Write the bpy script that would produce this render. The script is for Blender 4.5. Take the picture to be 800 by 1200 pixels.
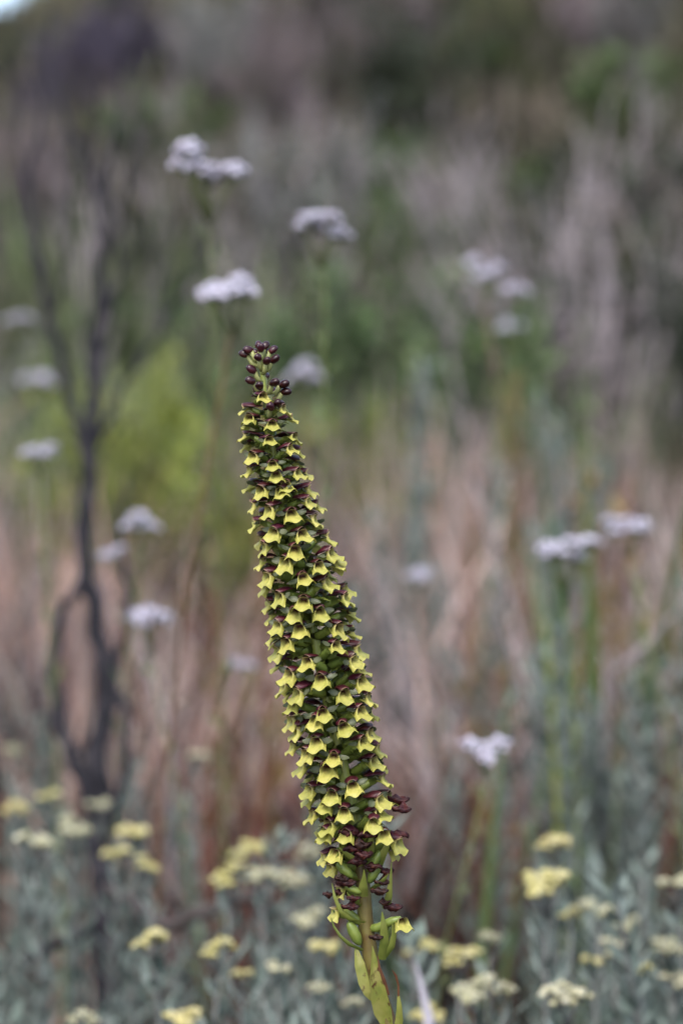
import bpy, math, random
from mathutils import Vector, Matrix, Euler
R = math.radians
sc = bpy.context.scene
for o in list(bpy.data.objects): bpy.data.objects.remove(o)
rnd = random.Random(7)

# ------------------------------------------------------------------ camera, sky, sun, exposure
CAM = Vector((0, 0, 0.75)); PITCH = R(-4); FOC = 70 / 36 * 1200      # focal length in photo pixels
cd = bpy.data.cameras.new('camera'); cam = bpy.data.objects.new('camera', cd)
sc.collection.objects.link(cam); sc.camera = cam
cam.location = CAM; cam.rotation_euler = (R(90) + PITCH, 0, 0)
cd.lens = 70; cd.sensor_width = 36; cd.sensor_fit = 'AUTO'; cd.clip_start = 0.02; cd.clip_end = 500
cd.dof.use_dof = True; cd.dof.focus_distance = 0.692; cd.dof.aperture_fstop = 6.0; cd.dof.aperture_blades = 0

w = bpy.data.worlds.new('World'); sc.world = w; w.use_nodes = True
nt = w.node_tree; bg = nt.nodes['Background']
sky = nt.nodes.new('ShaderNodeTexSky'); sky.sky_type = 'NISHITA'; sky.sun_disc = False
sky.sun_elevation = R(58); sky.sun_rotation = R(200); sky.dust_density = 3.0; sky.air_density = 1.0
hs = nt.nodes.new('ShaderNodeHueSaturation'); hs.inputs['Saturation'].default_value = 0.85
nt.links.new(sky.outputs[0], hs.inputs['Color']); nt.links.new(hs.outputs[0], bg.inputs[0])
bg.inputs[1].default_value = 0.15
sd = bpy.data.lights.new('sun', 'SUN'); sd.energy = 0.85; sd.angle = R(25); sd.color = (1, .97, .93)
sun = bpy.data.objects.new('sun', sd); sc.collection.objects.link(sun)
sun.rotation_euler = (R(32), 0, R(-20)); sun.location = (0, -2, 6)
vs = sc.view_settings; vs.view_transform = 'Standard'; vs.look = 'None'; vs.gamma = 1; vs.exposure = 1.95
sc.cycles.use_denoising = True
sc.cycles.max_bounces = 6; sc.cycles.transparent_max_bounces = 4

FWD = Vector((0, math.cos(PITCH), math.sin(PITCH))); UP = Vector((0, -math.sin(PITCH), math.cos(PITCH)))
def P(px, py, D):                       # a pixel of the 800x1200 photograph at its depth in metres
    return CAM + D * FWD + Vector((1, 0, 0)) * ((px - 400) / FOC * D) + UP * ((600 - py) / FOC * D)

# ------------------------------------------------------------------ helpers
C = sc.collection
def srgb(r, g, b):
    f = lambda c: ((c / 255 + .055) / 1.055) ** 2.4 if c / 255 > .04045 else c / 255 / 12.92
    return (f(r), f(g), f(b), 1)
class MB:
    def __init__(s): s.v = []; s.f = []; s.c = None
    def tube(s, pts, radii, n=6, cap=True):
        pts = [Vector(p) for p in pts]; b0 = len(s.v); m = len(pts)
        ref = Vector((0.31, 0.77, 0.55)).normalized()
        for i, p in enumerate(pts):
            t = (pts[min(i + 1, m - 1)] - pts[max(i - 1, 0)])
            t = t.normalized() if t.length > 1e-9 else Vector((0, 0, 1))
            a = ref - t * ref.dot(t)
            a = a.normalized() if a.length > 1e-4 else t.orthogonal().normalized()
            b = t.cross(a)
            for k in range(n):
                an = 2 * math.pi * k / n
                s.v.append(p + (a * math.cos(an) + b * math.sin(an)) * radii[i])
        for i in range(m - 1):
            for k in range(n):
                q = b0 + i * n + k; q2 = b0 + i * n + (k + 1) % n
                s.f.append((q, q2, q2 + n, q + n))
        if cap:
            s.f.append(tuple(range(b0 + n - 1, b0 - 1, -1)))
            s.f.append(tuple(range(b0 + (m - 1) * n, b0 + m * n)))
    def leaf(s, base, d, side, L, W, fold=.25, droop=0.0):
        d = d.normalized(); side = side - d * side.dot(d)
        side = side.normalized() if side.length > 1e-5 else d.orthogonal().normalized()
        nrm = side.cross(d); b = len(s.v)
        mid = base + d * L * .5; tip = base + d * L - nrm * (droop * L)
        s.v += [base, mid + side * W * .5 + nrm * W * fold * .5, tip, mid - side * W * .5 + nrm * W * fold * .5, mid - nrm * W * fold * .3]
        s.f += [(b, b + 1, b + 4), (b + 1, b + 2, b + 4), (b + 2, b + 3, b + 4), (b + 3, b, b + 4)]
    def blade(s, pts, side, W):
        b = len(s.v); m = len(pts)
        for i, p in enumerate(pts):
            ww = W * .5 * (1 - (i / (m - 1)) ** 2 * .92)
            s.v += [p + side * ww, p - side * ww]
        for i in range(m - 1):
            q = b + 2 * i; s.f.append((q, q + 1, q + 3, q + 2))
    def ball(s, c, r, n=6, m=4, jit=0):
        b = len(s.v)
        s.v.append(c + Vector((0, 0, r[2])))
        for i in range(1, m):
            th = math.pi * i / m
            for k in range(n):
                ph = 2 * math.pi * (k + .5 * (i % 2)) / n; j = 1 + jit * rnd.uniform(-1, 1)
                s.v.append(c + Vector((math.sin(th) * math.cos(ph) * r[0], math.sin(th) * math.sin(ph) * r[1], math.cos(th) * r[2])) * j)
        s.v.append(c - Vector((0, 0, r[2]))); e = len(s.v) - 1
        for k in range(n): s.f.append((b, b + 1 + k, b + 1 + (k + 1) % n))
        for i in range(m - 2):
            for k in range(n):
                q = b + 1 + i * n; s.f.append((q + k, q + n + k, q + n + (k + 1) % n, q + (k + 1) % n))
        q = b + 1 + (m - 2) * n
        for k in range(n): s.f.append((q + k, e, q + (k + 1) % n))
    def mesh(s, name, mat, smooth=True):
        me = bpy.data.meshes.new(name); me.from_pydata([tuple(v) for v in s.v], [], s.f)
        if s.c:
            at = me.color_attributes.new('pigment', 'FLOAT_COLOR', 'POINT')
            for i, c in enumerate(s.c): at.data[i].color = c
        if smooth: me.polygons.foreach_set('use_smooth', [True] * len(me.polygons))
        me.materials.append(mat); me.update(); return me
def obj(name, me, parent=None, kind=None):
    o = bpy.data.objects.new(name, me); C.objects.link(o)
    if parent: o.parent = parent
    if kind: o['kind'] = kind
    return o
def tag(o, label, cat, group=None):
    o['label'] = label; o['category'] = cat
    if group: o['group'] = group
    return o
def thing(name, label, cat, loc, group=None):
    o = bpy.data.objects.new(name, None); C.objects.link(o); o.location = loc; o.empty_display_size = .02
    return tag(o, label, cat, group)
def jitv(a): return Vector((rnd.uniform(-a, a), rnd.uniform(-a, a), rnd.uniform(-a, a)))

def mat(name, cols, rough=.7, trans=0.0, spec=.25, noise=0, island=True, objvar=0.0, bump=0, pig=False, mottle=None):
    """cols: list of linear colours spread over islands; optional noise mottle, pigment attribute, translucency."""
    m = bpy.data.materials.new(name); m.use_nodes = True; n = m.node_tree; L = n.links
    bs = n.nodes['Principled BSDF']; bs.inputs['Roughness'].default_value = rough; bs.inputs['Specular IOR Level'].default_value = spec
    if pig:
        a = n.nodes.new('ShaderNodeAttribute'); a.attribute_name = 'pigment'; col = a.outputs['Color']
    elif len(cols) == 1:
        q = n.nodes.new('ShaderNodeRGB'); q.outputs[0].default_value = cols[0]; col = q.outputs[0]
    else:
        rp = n.nodes.new('ShaderNodeValToRGB'); cr = rp.color_ramp
        while len(cr.elements) < len(cols): cr.elements.new(.5)
        for i, c in enumerate(cols): cr.elements[i].position = i / (len(cols) - 1); cr.elements[i].color = c
        if island:
            g = n.nodes.new('ShaderNodeNewGeometry'); L.new(g.outputs['Random Per Island'], rp.inputs[0])
        else:
            tx = n.nodes.new('ShaderNodeTexNoise'); tx.inputs['Scale'].default_value = noise; tx.inputs['Detail'].default_value = 6
            tc = n.nodes.new('ShaderNodeTexCoord'); L.new(tc.outputs['Object'], tx.inputs['Vector'])
            mr = n.nodes.new('ShaderNodeMapRange'); mr.inputs[1].default_value = .3; mr.inputs[2].default_value = .7
            L.new(tx.outputs['Fac'], mr.inputs[0]); L.new(mr.outputs[0], rp.inputs[0])
        col = rp.outputs[0]
    if mottle:
        tc = n.nodes.new('ShaderNodeTexCoord'); tx = n.nodes.new('ShaderNodeTexNoise')
        tx.inputs['Scale'].default_value = mottle[0]; tx.inputs['Detail'].default_value = 4; L.new(tc.outputs['Object'], tx.inputs['Vector'])
        mr = n.nodes.new('ShaderNodeMapRange'); mr.inputs[1].default_value = mottle[2]; mr.inputs[2].default_value = mottle[3]; L.new(tx.outputs['Fac'], mr.inputs[0])
        mx = n.nodes.new('ShaderNodeMix'); mx.data_type = 'RGBA'; L.new(mr.outputs[0], mx.inputs[0]); L.new(col, mx.inputs[6]); mx.inputs[7].default_value = mottle[1]
        col = mx.outputs[2]
    if objvar:
        oi = n.nodes.new('ShaderNodeObjectInfo'); h = n.nodes.new('ShaderNodeHueSaturation')
        mr = n.nodes.new('ShaderNodeMapRange'); mr.inputs[3].default_value = 1 - objvar; mr.inputs[4].default_value = 1 + objvar
        L.new(oi.outputs['Random'], mr.inputs[0]); L.new(mr.outputs[0], h.inputs['Value'])
        mh = n.nodes.new('ShaderNodeMapRange'); mh.inputs[3].default_value = .5 + objvar * .06; mh.inputs[4].default_value = .5 - objvar * .06
        L.new(oi.outputs['Random'], mh.inputs[0]); L.new(mh.outputs[0], h.inputs['Hue']); L.new(col, h.inputs['Color']); col = h.outputs[0]
    L.new(col, bs.inputs['Base Color'])
    if bump:
        tc = n.nodes.new('ShaderNodeTexCoord'); tx = n.nodes.new('ShaderNodeTexNoise'); tx.inputs['Scale'].default_value = bump
        L.new(tc.outputs['Object'], tx.inputs['Vector']); bp = n.nodes.new('ShaderNodeBump'); bp.inputs['Strength'].default_value = .35; bp.inputs['Distance'].default_value = .3 / bump
        L.new(tx.outputs['Fac'], bp.inputs['Height']); L.new(bp.outputs[0], bs.inputs['Normal'])
    if trans:
        t = n.nodes.new('ShaderNodeBsdfTranslucent'); L.new(col, t.inputs['Color'])
        mx = n.nodes.new('ShaderNodeMixShader'); mx.inputs[0].default_value = trans
        L.new(bs.outputs[0], mx.inputs[1]); L.new(t.outputs[0], mx.inputs[2]); L.new(mx.outputs[0], n.nodes['Material Output'].inputs[0])
    return m
def cl(*t): return tuple(c * .62 for c in t) + (1,)
M = {}
M['soil'] = mat('soil', [cl(.022, .017, .014), cl(.05, .036, .028), cl(.10, .075, .06)], .95, island=False, noise=9, bump=40)
M['silver'] = mat('silver_felt', [cl(.09, .12, .10), cl(.16, .20, .17), cl(.27, .32, .285)], .9, .12, .1, objvar=.12)
M['silver_stem'] = mat('silver_stem', [cl(.15, .155, .145)], .9, 0, .1, objvar=.2)
M['yellow_head'] = mat('yellow_floret', [cl(.46, .41, .14), cl(.54, .48, .20), cl(.58, .53, .29)], .75, .1, .15, objvar=.12)
M['cream_head'] = mat('cream_floret', [cl(.40, .385, .22), cl(.46, .44, .28), cl(.52, .50, .36)], .75, .1, .15, objvar=.12)
M['white_head'] = mat('white_floret', [cl(.50, .48, .57), cl(.62, .60, .70), cl(.42, .38, .46)], .75, .15, .15)
M['green_stem'] = mat('green_stem', [cl(.12, .14, .05)], .8, 0, .2, objvar=.25)
M['red_stem'] = mat('red_stem', [cl(.16, .075, .04)], .8, 0, .2, objvar=.25)
M['green_leaf'] = mat('green_leaf', [cl(.06, .11, .03), cl(.10, .16, .05), cl(.14, .19, .07)], .65, .25, .3, objvar=.2)
M['lime_leaf'] = mat('lime_leaf', [cl(.13, .17, .02), cl(.20, .24, .03), cl(.27, .27, .06)], .65, .25, .3, objvar=.12)
M['olive_leaf'] = mat('olive_leaf', [cl(.10, .095, .055), cl(.15, .14, .085), cl(.20, .17, .12)], .8, .2, .2, objvar=.22)
M['grey_leaf'] = mat('grey_leaf', [cl(.14, .15, .13), cl(.20, .21, .19), cl(.27, .27, .26)], .85, .2, .15, objvar=.2)
M['mauve_leaf'] = mat('mauve_leaf', [cl(.16, .125, .125), cl(.23, .18, .185), cl(.30, .24, .245)], .85, .2, .15, objvar=.2)
M['dark_leaf'] = mat('dark_leaf', [cl(.025, .035, .015), cl(.045, .06, .028), cl(.06, .07, .045)], .7, .15, .25, objvar=.2)
M['plum_leaf'] = mat('plum_leaf', [cl(.055, .045, .075), cl(.08, .065, .10), cl(.10, .085, .11)], .75, .15, .2, objvar=.2)
M['orange_leaf'] = mat('orange_leaf', [cl(.20, .12, .04), cl(.25, .18, .06), cl(.23, .21, .09)], .75, .25, .2, objvar=.2)
M['twig'] = mat('twig', [cl(.07, .058, .055)], .9, 0, .1, objvar=.3)
M['pale_twig'] = mat('pale_twig', [cl(.23, .20, .205)], .9, 0, .1, objvar=.25)
M['burnt'] = mat('burnt_bark', [cl(.010, .010, .012), cl(.022, .021, .025), cl(.042, .038, .042)], .95, 0, .06, island=False, noise=60, bump=150)
M['tan_grass'] = mat('tan_grass', [cl(.24, .15, .12), cl(.36, .25, .21), cl(.48, .37, .33)], .8, .3, .15)
M['russet'] = mat('russet', [cl(.085, .033, .022), cl(.16, .062, .038), cl(.25, .11, .07)], .85, .25, .15)
M['mauve_grass'] = mat('mauve_grass', [cl(.12, .09, .09), cl(.20, .155, .16), cl(.32, .26, .27)], .85, .2, .15)
M['green_grass'] = mat('green_grass', [cl(.07, .10, .04), cl(.12, .155, .075), cl(.17, .20, .12)], .75, .3, .2)
M['scrub'] = mat('scrub', [cl(.06, .062, .035), cl(.11, .10, .065), cl(.17, .145, .115), cl(.085, .105, .045)], .85, .2, .15)
# flower spike
M['lip'] = mat('lip_petal', [], .5, .28, .3, pig=True, objvar=.10, mottle=(900, cl(.27, .30, .05), .45, .85))
M['hood'] = mat('hood_petal', [], .46, .05, .22, pig=True, objvar=.25)
M['sepal'] = mat('sepal', [cl(.125, .14, .075)], .5, .25, .35, objvar=.2, mottle=(500, cl(.085, .105, .045), .4, .8))
M['ovary'] = mat('ovary', [cl(.14, .20, .03), cl(.22, .27, .05)], .42, .15, .4, island=False, noise=300, objvar=.15)
M['bract'] = mat('bract', [cl(.15, .19, .028), cl(.22, .24, .05)], .45, .3, .35, island=False, noise=160, objvar=.18)
M['bud'] = mat('bud', [cl(.013, .002, .004), cl(.034, .004, .007), cl(.07, .016, .012)], .32, 0, .28, island=False, noise=260, objvar=.3)
M['pedicel'] = mat('pedicel', [cl(.36, .38, .13)], .45, .25, .35, objvar=.12)
M['rachis'] = mat('rachis', [cl(.22, .27, .04), cl(.30, .33, .07)], .45, .08, .4, island=False, noise=120, mottle=(90, cl(.11, .055, .015), .5, .75))
M['lower_stem'] = mat('lower_stem', [cl(.075, .045, .016), cl(.13, .095, .024), cl(.21, .19, .045)], .42, .06, .4, island=False, noise=70, mottle=(160, cl(.10, .045, .015), .56, .7))
M['wilted'] = mat('wilted', [cl(.014, .003, .003), cl(.034, .006, .006), cl(.08, .024, .012)], .55, .03, .18, island=False, noise=400, objvar=.3, bump=700)
M['sheath'] = mat('sheath', [cl(.19, .22, .04), cl(.27, .28, .055), cl(.34, .31, .09)], .45, .35, .35, island=False, noise=170, bump=420, mottle=(330, cl(.10, .045, .015), .60, .70))
M['brown_tip'] = mat('brown_tip', [cl(.08, .028, .012), cl(.13, .055, .022)], .6, .2, .2, island=False, noise=200)
M['dry_pale'] = mat('dry_pale', [cl(.38, .36, .40)], .8, .2, .15)

# ------------------------------------------------------------------ terrain
def ss(a, b, x):
    t = max(0, min(1, (x - a) / (b - a))); return t * t * (3 - 2 * t)
def terrain(x, y):
    rise = ss(1.9, 12.5, y)
    rise = 3.35 * (0.35 * rise + .65 * max(0, min(1, (y - 2.3) / 9)))
    amp = 0.752 + 0.248 * ss(-2.4, .3, x) + .18 * ss(0, 6, x)
    far = -1.5 * ss(14, 30, y)
    bumps = .03 * math.sin(3.1 * x + 1.7 * y) + .02 * math.sin(7.3 * x - 4.1 * y)
    return rise * amp + far * .3 + bumps * ss(.9, 2, y)
g = MB(); xs = [-60, -30, -15] + [-9 + .25 * i for i in range(73)] + [15, 30, 60]
ys = [-40, -15, -5, -2] + [-1 + .25 * i for i in range(65)] + [18, 24, 36, 60, 100]
for y in ys:
    for x in xs: g.v.append(Vector((x, y, terrain(x, y))))
nx = len(xs)
for j in range(len(ys) - 1):
    for i in range(nx - 1): g.f.append((j * nx + i, j * nx + i + 1, (j + 1) * nx + i + 1, (j + 1) * nx + i))
obj('ground', g.mesh('ground', M['soil']), kind='structure')

# ------------------------------------------------------------------ vegetation builders
def leafy_stem(st, fo, p0, p1, r, leaf_len, leaf_w, step, start=.2, bend=.03, spread=.7, n=5):
    mid = (p0 + p1) / 2 + jitv(bend); pts = []
    for i in range(7):
        t = i / 6; pts.append(p0 * (1 - t) ** 2 + mid * 2 * t * (1 - t) + p1 * t * t)
    st.tube(pts, [r * (1 - .55 * i / 6) for i in range(7)], n)
    L = (p1 - p0).length; k = 0; s = start * L
    while s < L:
        t = s / L; q = p0 * (1 - t) ** 2 + mid * 2 * t * (1 - t) + p1 * t * t
        tan = ((mid - p0) * (1 - t) + (p1 - mid) * t).normalized()
        a = k * 2.4 + rnd.uniform(-.4, .4); o = tan.orthogonal().normalized(); o2 = tan.cross(o)
        rad = o * math.cos(a) + o2 * math.sin(a)
        d = tan * (1 - spread * .6) + rad * spread + jitv(.15)
        fo.leaf(q + rad * r * .5, d, tan.cross(rad), leaf_len * rnd.uniform(.6, 1.2) * (1 - .35 * max(0, t - .7)), leaf_w * rnd.uniform(.7, 1.2), droop=rnd.uniform(-.1, .15))
        s += step * rnd.uniform(.6, 1.4); k += 1

def shrub_meshes(name, height, width, stems, leafm, stemm, leaf_len, leaf_w, leaves, twigs=3, spread=.8, r=.004, bare=.25):
    st, fo = MB(), MB()
    per = leaves // (stems * (twigs + 1))
    for i in range(stems):
        a = rnd.uniform(0, 6.283); w_ = width * .5 * math.sqrt(rnd.random()); h = height * rnd.uniform(.55, 1)
        p0 = Vector((math.cos(a) * w_ * .2, math.sin(a) * w_ * .2, -.03)); p1 = Vector((math.cos(a) * w_, math.sin(a) * w_, h))
        leafy_stem(st, fo, p0, p1, r, leaf_len, leaf_w, h / max(per, 1), bare, .08 * height, spread)
        for k in range(twigs):
            t = rnd.uniform(.3, .8); b = p0.lerp(p1, t); e = b + Vector((rnd.uniform(-.3, .3) * width, rnd.uniform(-.3, .3) * width, rnd.uniform(.15, .4) * height))
            leafy_stem(st, fo, b, e, r * .5, leaf_len, leaf_w, (e - b).length / max(per, 1), .05, .04 * height, spread, 4)
    return st.mesh(name + '_stem', stemm), (fo.mesh(name + '_foliage', leafm, False) if leaves else None)

def bare_shrub_mesh(name, height, width, stems, m, r=.007, depth=3):
    st = MB()
    def grow(p, d, L, r, lev):
        pts = [p]; q = p.copy(); dd = d.copy()
        for i in range(5):
            dd = (dd + jitv(.16) + Vector((0, 0, .07))).normalized(); q = q + dd * L / 5; pts.append(q.copy())
        st.tube(pts, [r * (1 - .5 * i / 5) for i in range(6)], 5)
        if lev < depth:
            for k in range(rnd.choice((2, 3))):
                j = rnd.randint(2, 5); nd = (dd + jitv(.55) + Vector((0, 0, .25))).normalized()
                grow(pts[j], nd, L * rnd.uniform(.5, .75), r * .52, lev + 1)
    for i in range(stems):
        a = rnd.uniform(0, 6.283)
        grow(Vector((math.cos(a) * .02, math.sin(a) * .02, -.03)), Vector((math.cos(a) * width, math.sin(a) * width, 1)).normalized(), height * rnd.uniform(.38, .55), r, 1)
    return st.mesh(name, m)

def put_shrub(name, label, cat, group, meshes, x, y, s, rz, z=None):
    t = thing(name, label, cat, (x, y, terrain(x, y) if z is None else z), group)
    t.rotation_euler = (0, 0, rz); t.scale = (s, s, s * rnd.uniform(.9, 1.15))
    obj('stem', meshes[0], t)
    if len(meshes) > 1 and meshes[1]: obj('foliage', meshes[1], t, 'stuff')
    return t

# ------------------------------------------------------------------ hillside shrubs
def kinds(f, n): return [f(i) for i in range(n)]
K = {
 'heath': kinds(lambda i: shrub_meshes('heath', .75, .7, 16, M['olive_leaf'], M['twig'], .05, .018, 1800), 3),
 'grey': kinds(lambda i: shrub_meshes('grey', .8, .6, 14, M['grey_leaf'], M['pale_twig'], .055, .018, 1500), 2),
 'mauve': kinds(lambda i: shrub_meshes('mauve', .8, .7, 18, M['mauve_leaf'], M['pale_twig'], .05, .016, 1500), 2),
 'green': kinds(lambda i: shrub_meshes('green', .6, .6, 12, M['green_leaf'], M['twig'], .06, .026, 1500), 2),
 'dark': kinds(lambda i: shrub_meshes('dark', .9, .9, 14, M['dark_leaf'], M['twig'], .06, .028, 1700), 2),
 'plum': kinds(lambda i: shrub_meshes('plum', .9, .8, 14, M['plum_leaf'], M['twig'], .04, .016, 2600), 1),
 'lime': kinds(lambda i: shrub_meshes('lime', .42, .34, 14, M['lime_leaf'], M['green_stem'], .028, .011, 1700), 2),
 'orange': kinds(lambda i: shrub_meshes('orange', .4, .22, 5, M['orange_leaf'], M['red_stem'], .03, .014, 110, 1, bare=.78), 2),
 'pale': kinds(lambda i: (bare_shrub_mesh('pale_dead', 1.25, .22, 4, M['pale_twig'], .017),), 3),
}
LB = {
 'heath': ('heath_bush', 'olive brown heath bush with thin twigs on the rising hillside', 'bush', 'olive heath bushes on the hillside'),
 'grey': ('grey_bush', 'grey green fine leaved bush on the rising hillside', 'bush', 'grey green bushes on the hillside'),
 'mauve': ('mauve_bush', 'dry mauve brown twiggy bush on the rising hillside', 'bush', 'mauve brown bushes on the hillside'),
 'green': ('green_bush', 'fresh green leafy bush between dull bushes on the hillside', 'bush', 'fresh green bushes on the hillside'),
 'dark': ('dark_bush', 'dark almost black green bush in the hillside gap', 'bush', 'dark bushes on the hillside'),
 'plum': ('plum_bush', 'dusky purple blue bush high on the ridge beside the sky gap', 'bush', 'dusky purple bushes by the sky gap'),
 'lime': ('lime_bush', 'bright yellow green low bush behind the burnt shrub', 'bush', 'yellow green low bushes'),
 'orange': ('orange_bush', 'small bush with orange yellow leaves among grey stems', 'bush', 'small orange leaved bushes'),
 'pale': ('dead_shrub', 'bare pale grey dead shrub standing on the hillside', 'dead shrub', 'pale dead shrubs on the hillside'),
}
def put(kind, x, y, s=1.0):
    t = put_shrub(*LB[kind], rnd.choice(K[kind]), x, y, s, rnd.uniform(0, 6.28))
    if kind in ('heath', 'grey', 'mauve', 'green', 'dark', 'pale'):
        w_ = 'low at the foot of the hillside' if y < 4.5 else 'halfway up the hillside' if y < 6.6 else 'high on the hillside ridge'
        t['label'] = {'heath': 'olive brown heath bush ', 'grey': 'grey green fine leaved bush ', 'mauve': 'dry mauve brown twiggy bush ', 'green': 'fresh green leafy bush ', 'dark': 'dark blackish green bush ', 'pale': 'bare pale grey dead shrub '}[kind] + w_
        t['group'] = t['label'].replace('bush', 'bushes').replace('shrub', 'shrubs')
    return t
def put_px(kind, px, py, D, s=1.0):      # top of the bush at that pixel, its foot on the slope below
    p = P(px, py, D); h = {'heath': .75, 'grey': .8, 'mauve': .8, 'green': .6, 'dark': .9, 'plum': .9, 'lime': .42, 'orange': .4, 'pale': 1.2}[kind]
    t = put(kind, p.x, p.y, s); gap = p.z - terrain(p.x, p.y)
    k = max(.3, min(2.2, gap / h)); t.scale = (k ** .5 * s, k ** .5 * s, k); return t
# general cover, thinning to the sides
for row, y in enumerate([3.3, 3.7, 4.1, 4.6, 5.1, 5.6, 6.2, 6.8, 7.5, 8.3, 9.2, 10.2]):
    half = .175 * y + .8; n = int(2 * half / (.20 + .022 * y))
    for i in range(n):
        x = -half + 2 * half * (i + rnd.uniform(0, 1)) / n; yy = y + rnd.uniform(-.3, .3)
        u = x / (.1714 * yy)
        if u > .3 and yy < 5.3: kind = rnd.choice(['dark', 'heath', 'grey', 'dark', 'green', 'mauve'])
        elif yy < 4.5: kind = rnd.choice(['green', 'grey', 'heath', 'green', 'mauve', 'heath'])
        else: kind = rnd.choice(['heath', 'heath', 'mauve', 'grey', 'green', 'heath', 'dark', 'mauve'])
        s = rnd.uniform(.4, .75) * (.85 + .02 * y)
        if u < -.7 and yy > 6: s *= .7
        put(kind, x, yy, s)
for px, py, D, s in [(120, -40, 7.0, .9), (85, 5, 7.2, .75), (150, -40, 7.3, .9), (30, 75, 6.6, .7), (65, 45, 6.8, .7)]: put_px('plum', px, py, D, s)
for px, py, D, s in [(690, 190, 4.3, .8), (785, 170, 4.4, .8), (645, 235, 4.2, .6), (740, 250, 4.0, .7), (425, 235, 4.6, .45), (800, 280, 3.9, .6)]: put_px('dark', px, py, D, s)
for px, py, D, s in [(310, 135, 6.5, .6), (545, 240, 4.5, .6), (560, 100, 7, .6), (720, 110, 6, .6), (770, 260, 4.4, .6), (520, 330, 3.3, .7), (450, 300, 3.6, .8), (620, 350, 3.2, .6)]: put_px('green', px, py, D, s)
for px, py, D, s in [(625, 40, 3.6, .8), (645, 180, 3.3, .8), (690, 120, 3.5, .7), (770, 160, 3.3, .7), (520, 60, 4.2, .8), (420, 120, 4.2, .8), (350, 170, 4.0, .7), (590, 250, 3.1, .6), (100, 170, 4, .7), (250, 120, 4.2, .7), (770, 40, 4.4, .8), (700, 300, 3.4, .7), (560, 80, 5.2, .9), (450, 200, 4.6, .7), (520, 150, 5, .8), (190, 60, 5, .8), (330, 100, 5.2, .8), (60, 120, 4.8, .7), (800, 250, 3.9, .7)]: put_px('pale', px, py, D, s)
for px, py, D, s in [(205, 385, 2.75, .95), (165, 415, 2.7, .8), (235, 400, 2.8, .85), (430, 405, 2.9, .5), (120, 440, 2.9, .5)]: put_px('lime', px, py, D, s)
for px, py, D, s in [(650, 500, 1.9, .7), (770, 520, 1.95, .8), (640, 570, 1.75, .6), (275, 385, 1.8, .4), (570, 375, 2.1, .4), (745, 555, 1.8, .8), (690, 790, 1.5, .4)]: put_px('orange', px, py, D, s)
# ------------------------------------------------------------------ uncountable cover (stuff)
def tufts(name, cols, nt, per, y0, y1, hgt, W, lean, label, cat='grass', sig=.03, seg=4, k=.24, m=.25, keep=None, rough=.85, trans=.25):
    """nt tufts of about per blades; every tuft has its own tint, height and density."""
    b = MB(); b.c = []; c = 0
    while c < nt:
        y = y0 + (y1 - y0) * rnd.random(); h_ = k * y + m; x = rnd.uniform(-h_, h_)
        if keep and rnd.random() > keep(x / (.1714 * y), y): continue
        c += 1; tint = rnd.choice(cols); val = math.exp(rnd.gauss(0, .45)); H = rnd.uniform(*hgt); sg = sig * rnd.uniform(.5, 1.6); dirn = rnd.uniform(0, 6.283); dl = rnd.uniform(0, lean * .6)
        for q in range(int(per * rnd.uniform(.4, 1.6))):
            x0, y_ = x + rnd.gauss(0, sg), y + rnd.gauss(0, sg); z0 = terrain(x0, y_)
            h = H * rnd.uniform(.55, 1.05); a = rnd.uniform(0, 6.283); ln = rnd.uniform(0, lean) * h; pts = []
            dx, dy = math.cos(a) * ln + math.cos(dirn) * dl * h, math.sin(a) * ln + math.sin(dirn) * dl * h
            for i in range(seg + 1):
                t = i / seg; pts.append(Vector((x0 + dx * t * t, y_ + dy * t * t, z0 - .01 + h * (t - .12 * t * t))))
            a2 = rnd.uniform(0, 6.283); n0 = len(b.v)
            b.blade(pts, Vector((math.cos(a2), math.sin(a2), 0)), W * rnd.uniform(.6, 1.4))
            v_ = val * rnd.uniform(.75, 1.3); b.c += [(tint[0] * v_, tint[1] * v_, tint[2] * v_, 1)] * (len(b.v) - n0)
    o = obj(name, b.mesh(name, mat(name, [], rough, trans, .15, pig=True), False), kind='stuff'); return tag(o, label, cat)
nearL = lambda u, y: 0 if (u < -.45 and y < 1.85) else 1
tufts('tan_grass', [cl(.34, .23, .19), cl(.40, .30, .26), cl(.28, .18, .14), cl(.42, .35, .31), cl(.58, .47, .43)], 250, 36, 1.75, 3.0, (.36, .70), .0085, .42, 'pinkish tan dry grass in loose tufts in the middle distance', sig=.035, keep=nearL)
tufts('russet_growth', [cl(.14, .05, .034), cl(.20, .08, .05), cl(.07, .03, .025), cl(.22, .11, .08), cl(.05, .03, .03)], 330, 28, 1.4, 2.7, (.2, .58), .012, .5, 'red brown withered growth filling the middle distance', 'dry growth', sig=.035, keep=nearL)
tufts('mauve_stems', [cl(.20, .16, .165), cl(.27, .225, .235), cl(.14, .11, .115), cl(.33, .28, .29)], 190, 14, 1.6, 3.4, (.35, .74), .009, .25, 'thin mauve grey dry stems standing behind the spike', 'dry stems', sig=.03, keep=nearL)
tufts('grey_green_growth', [cl(.17, .19, .165), cl(.23, .26, .235), cl(.13, .15, .12)], 70, 26, 1.6, 3.2, (.3, .60), .010, .3, 'grey green soft growth scattered through the dry grass', 'growth', sig=.03, keep=nearL)
tufts('green_grass', [cl(.085, .125, .045), cl(.13, .165, .075), cl(.15, .17, .085), cl(.19, .20, .12)], 210, 34, 3.0, 4.8, (.28, .60), .013, .4, 'soft green grass at the foot of the hillside', sig=.06, keep=lambda u, y: .3 if u > .3 and y > 3.5 else 1)
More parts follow.
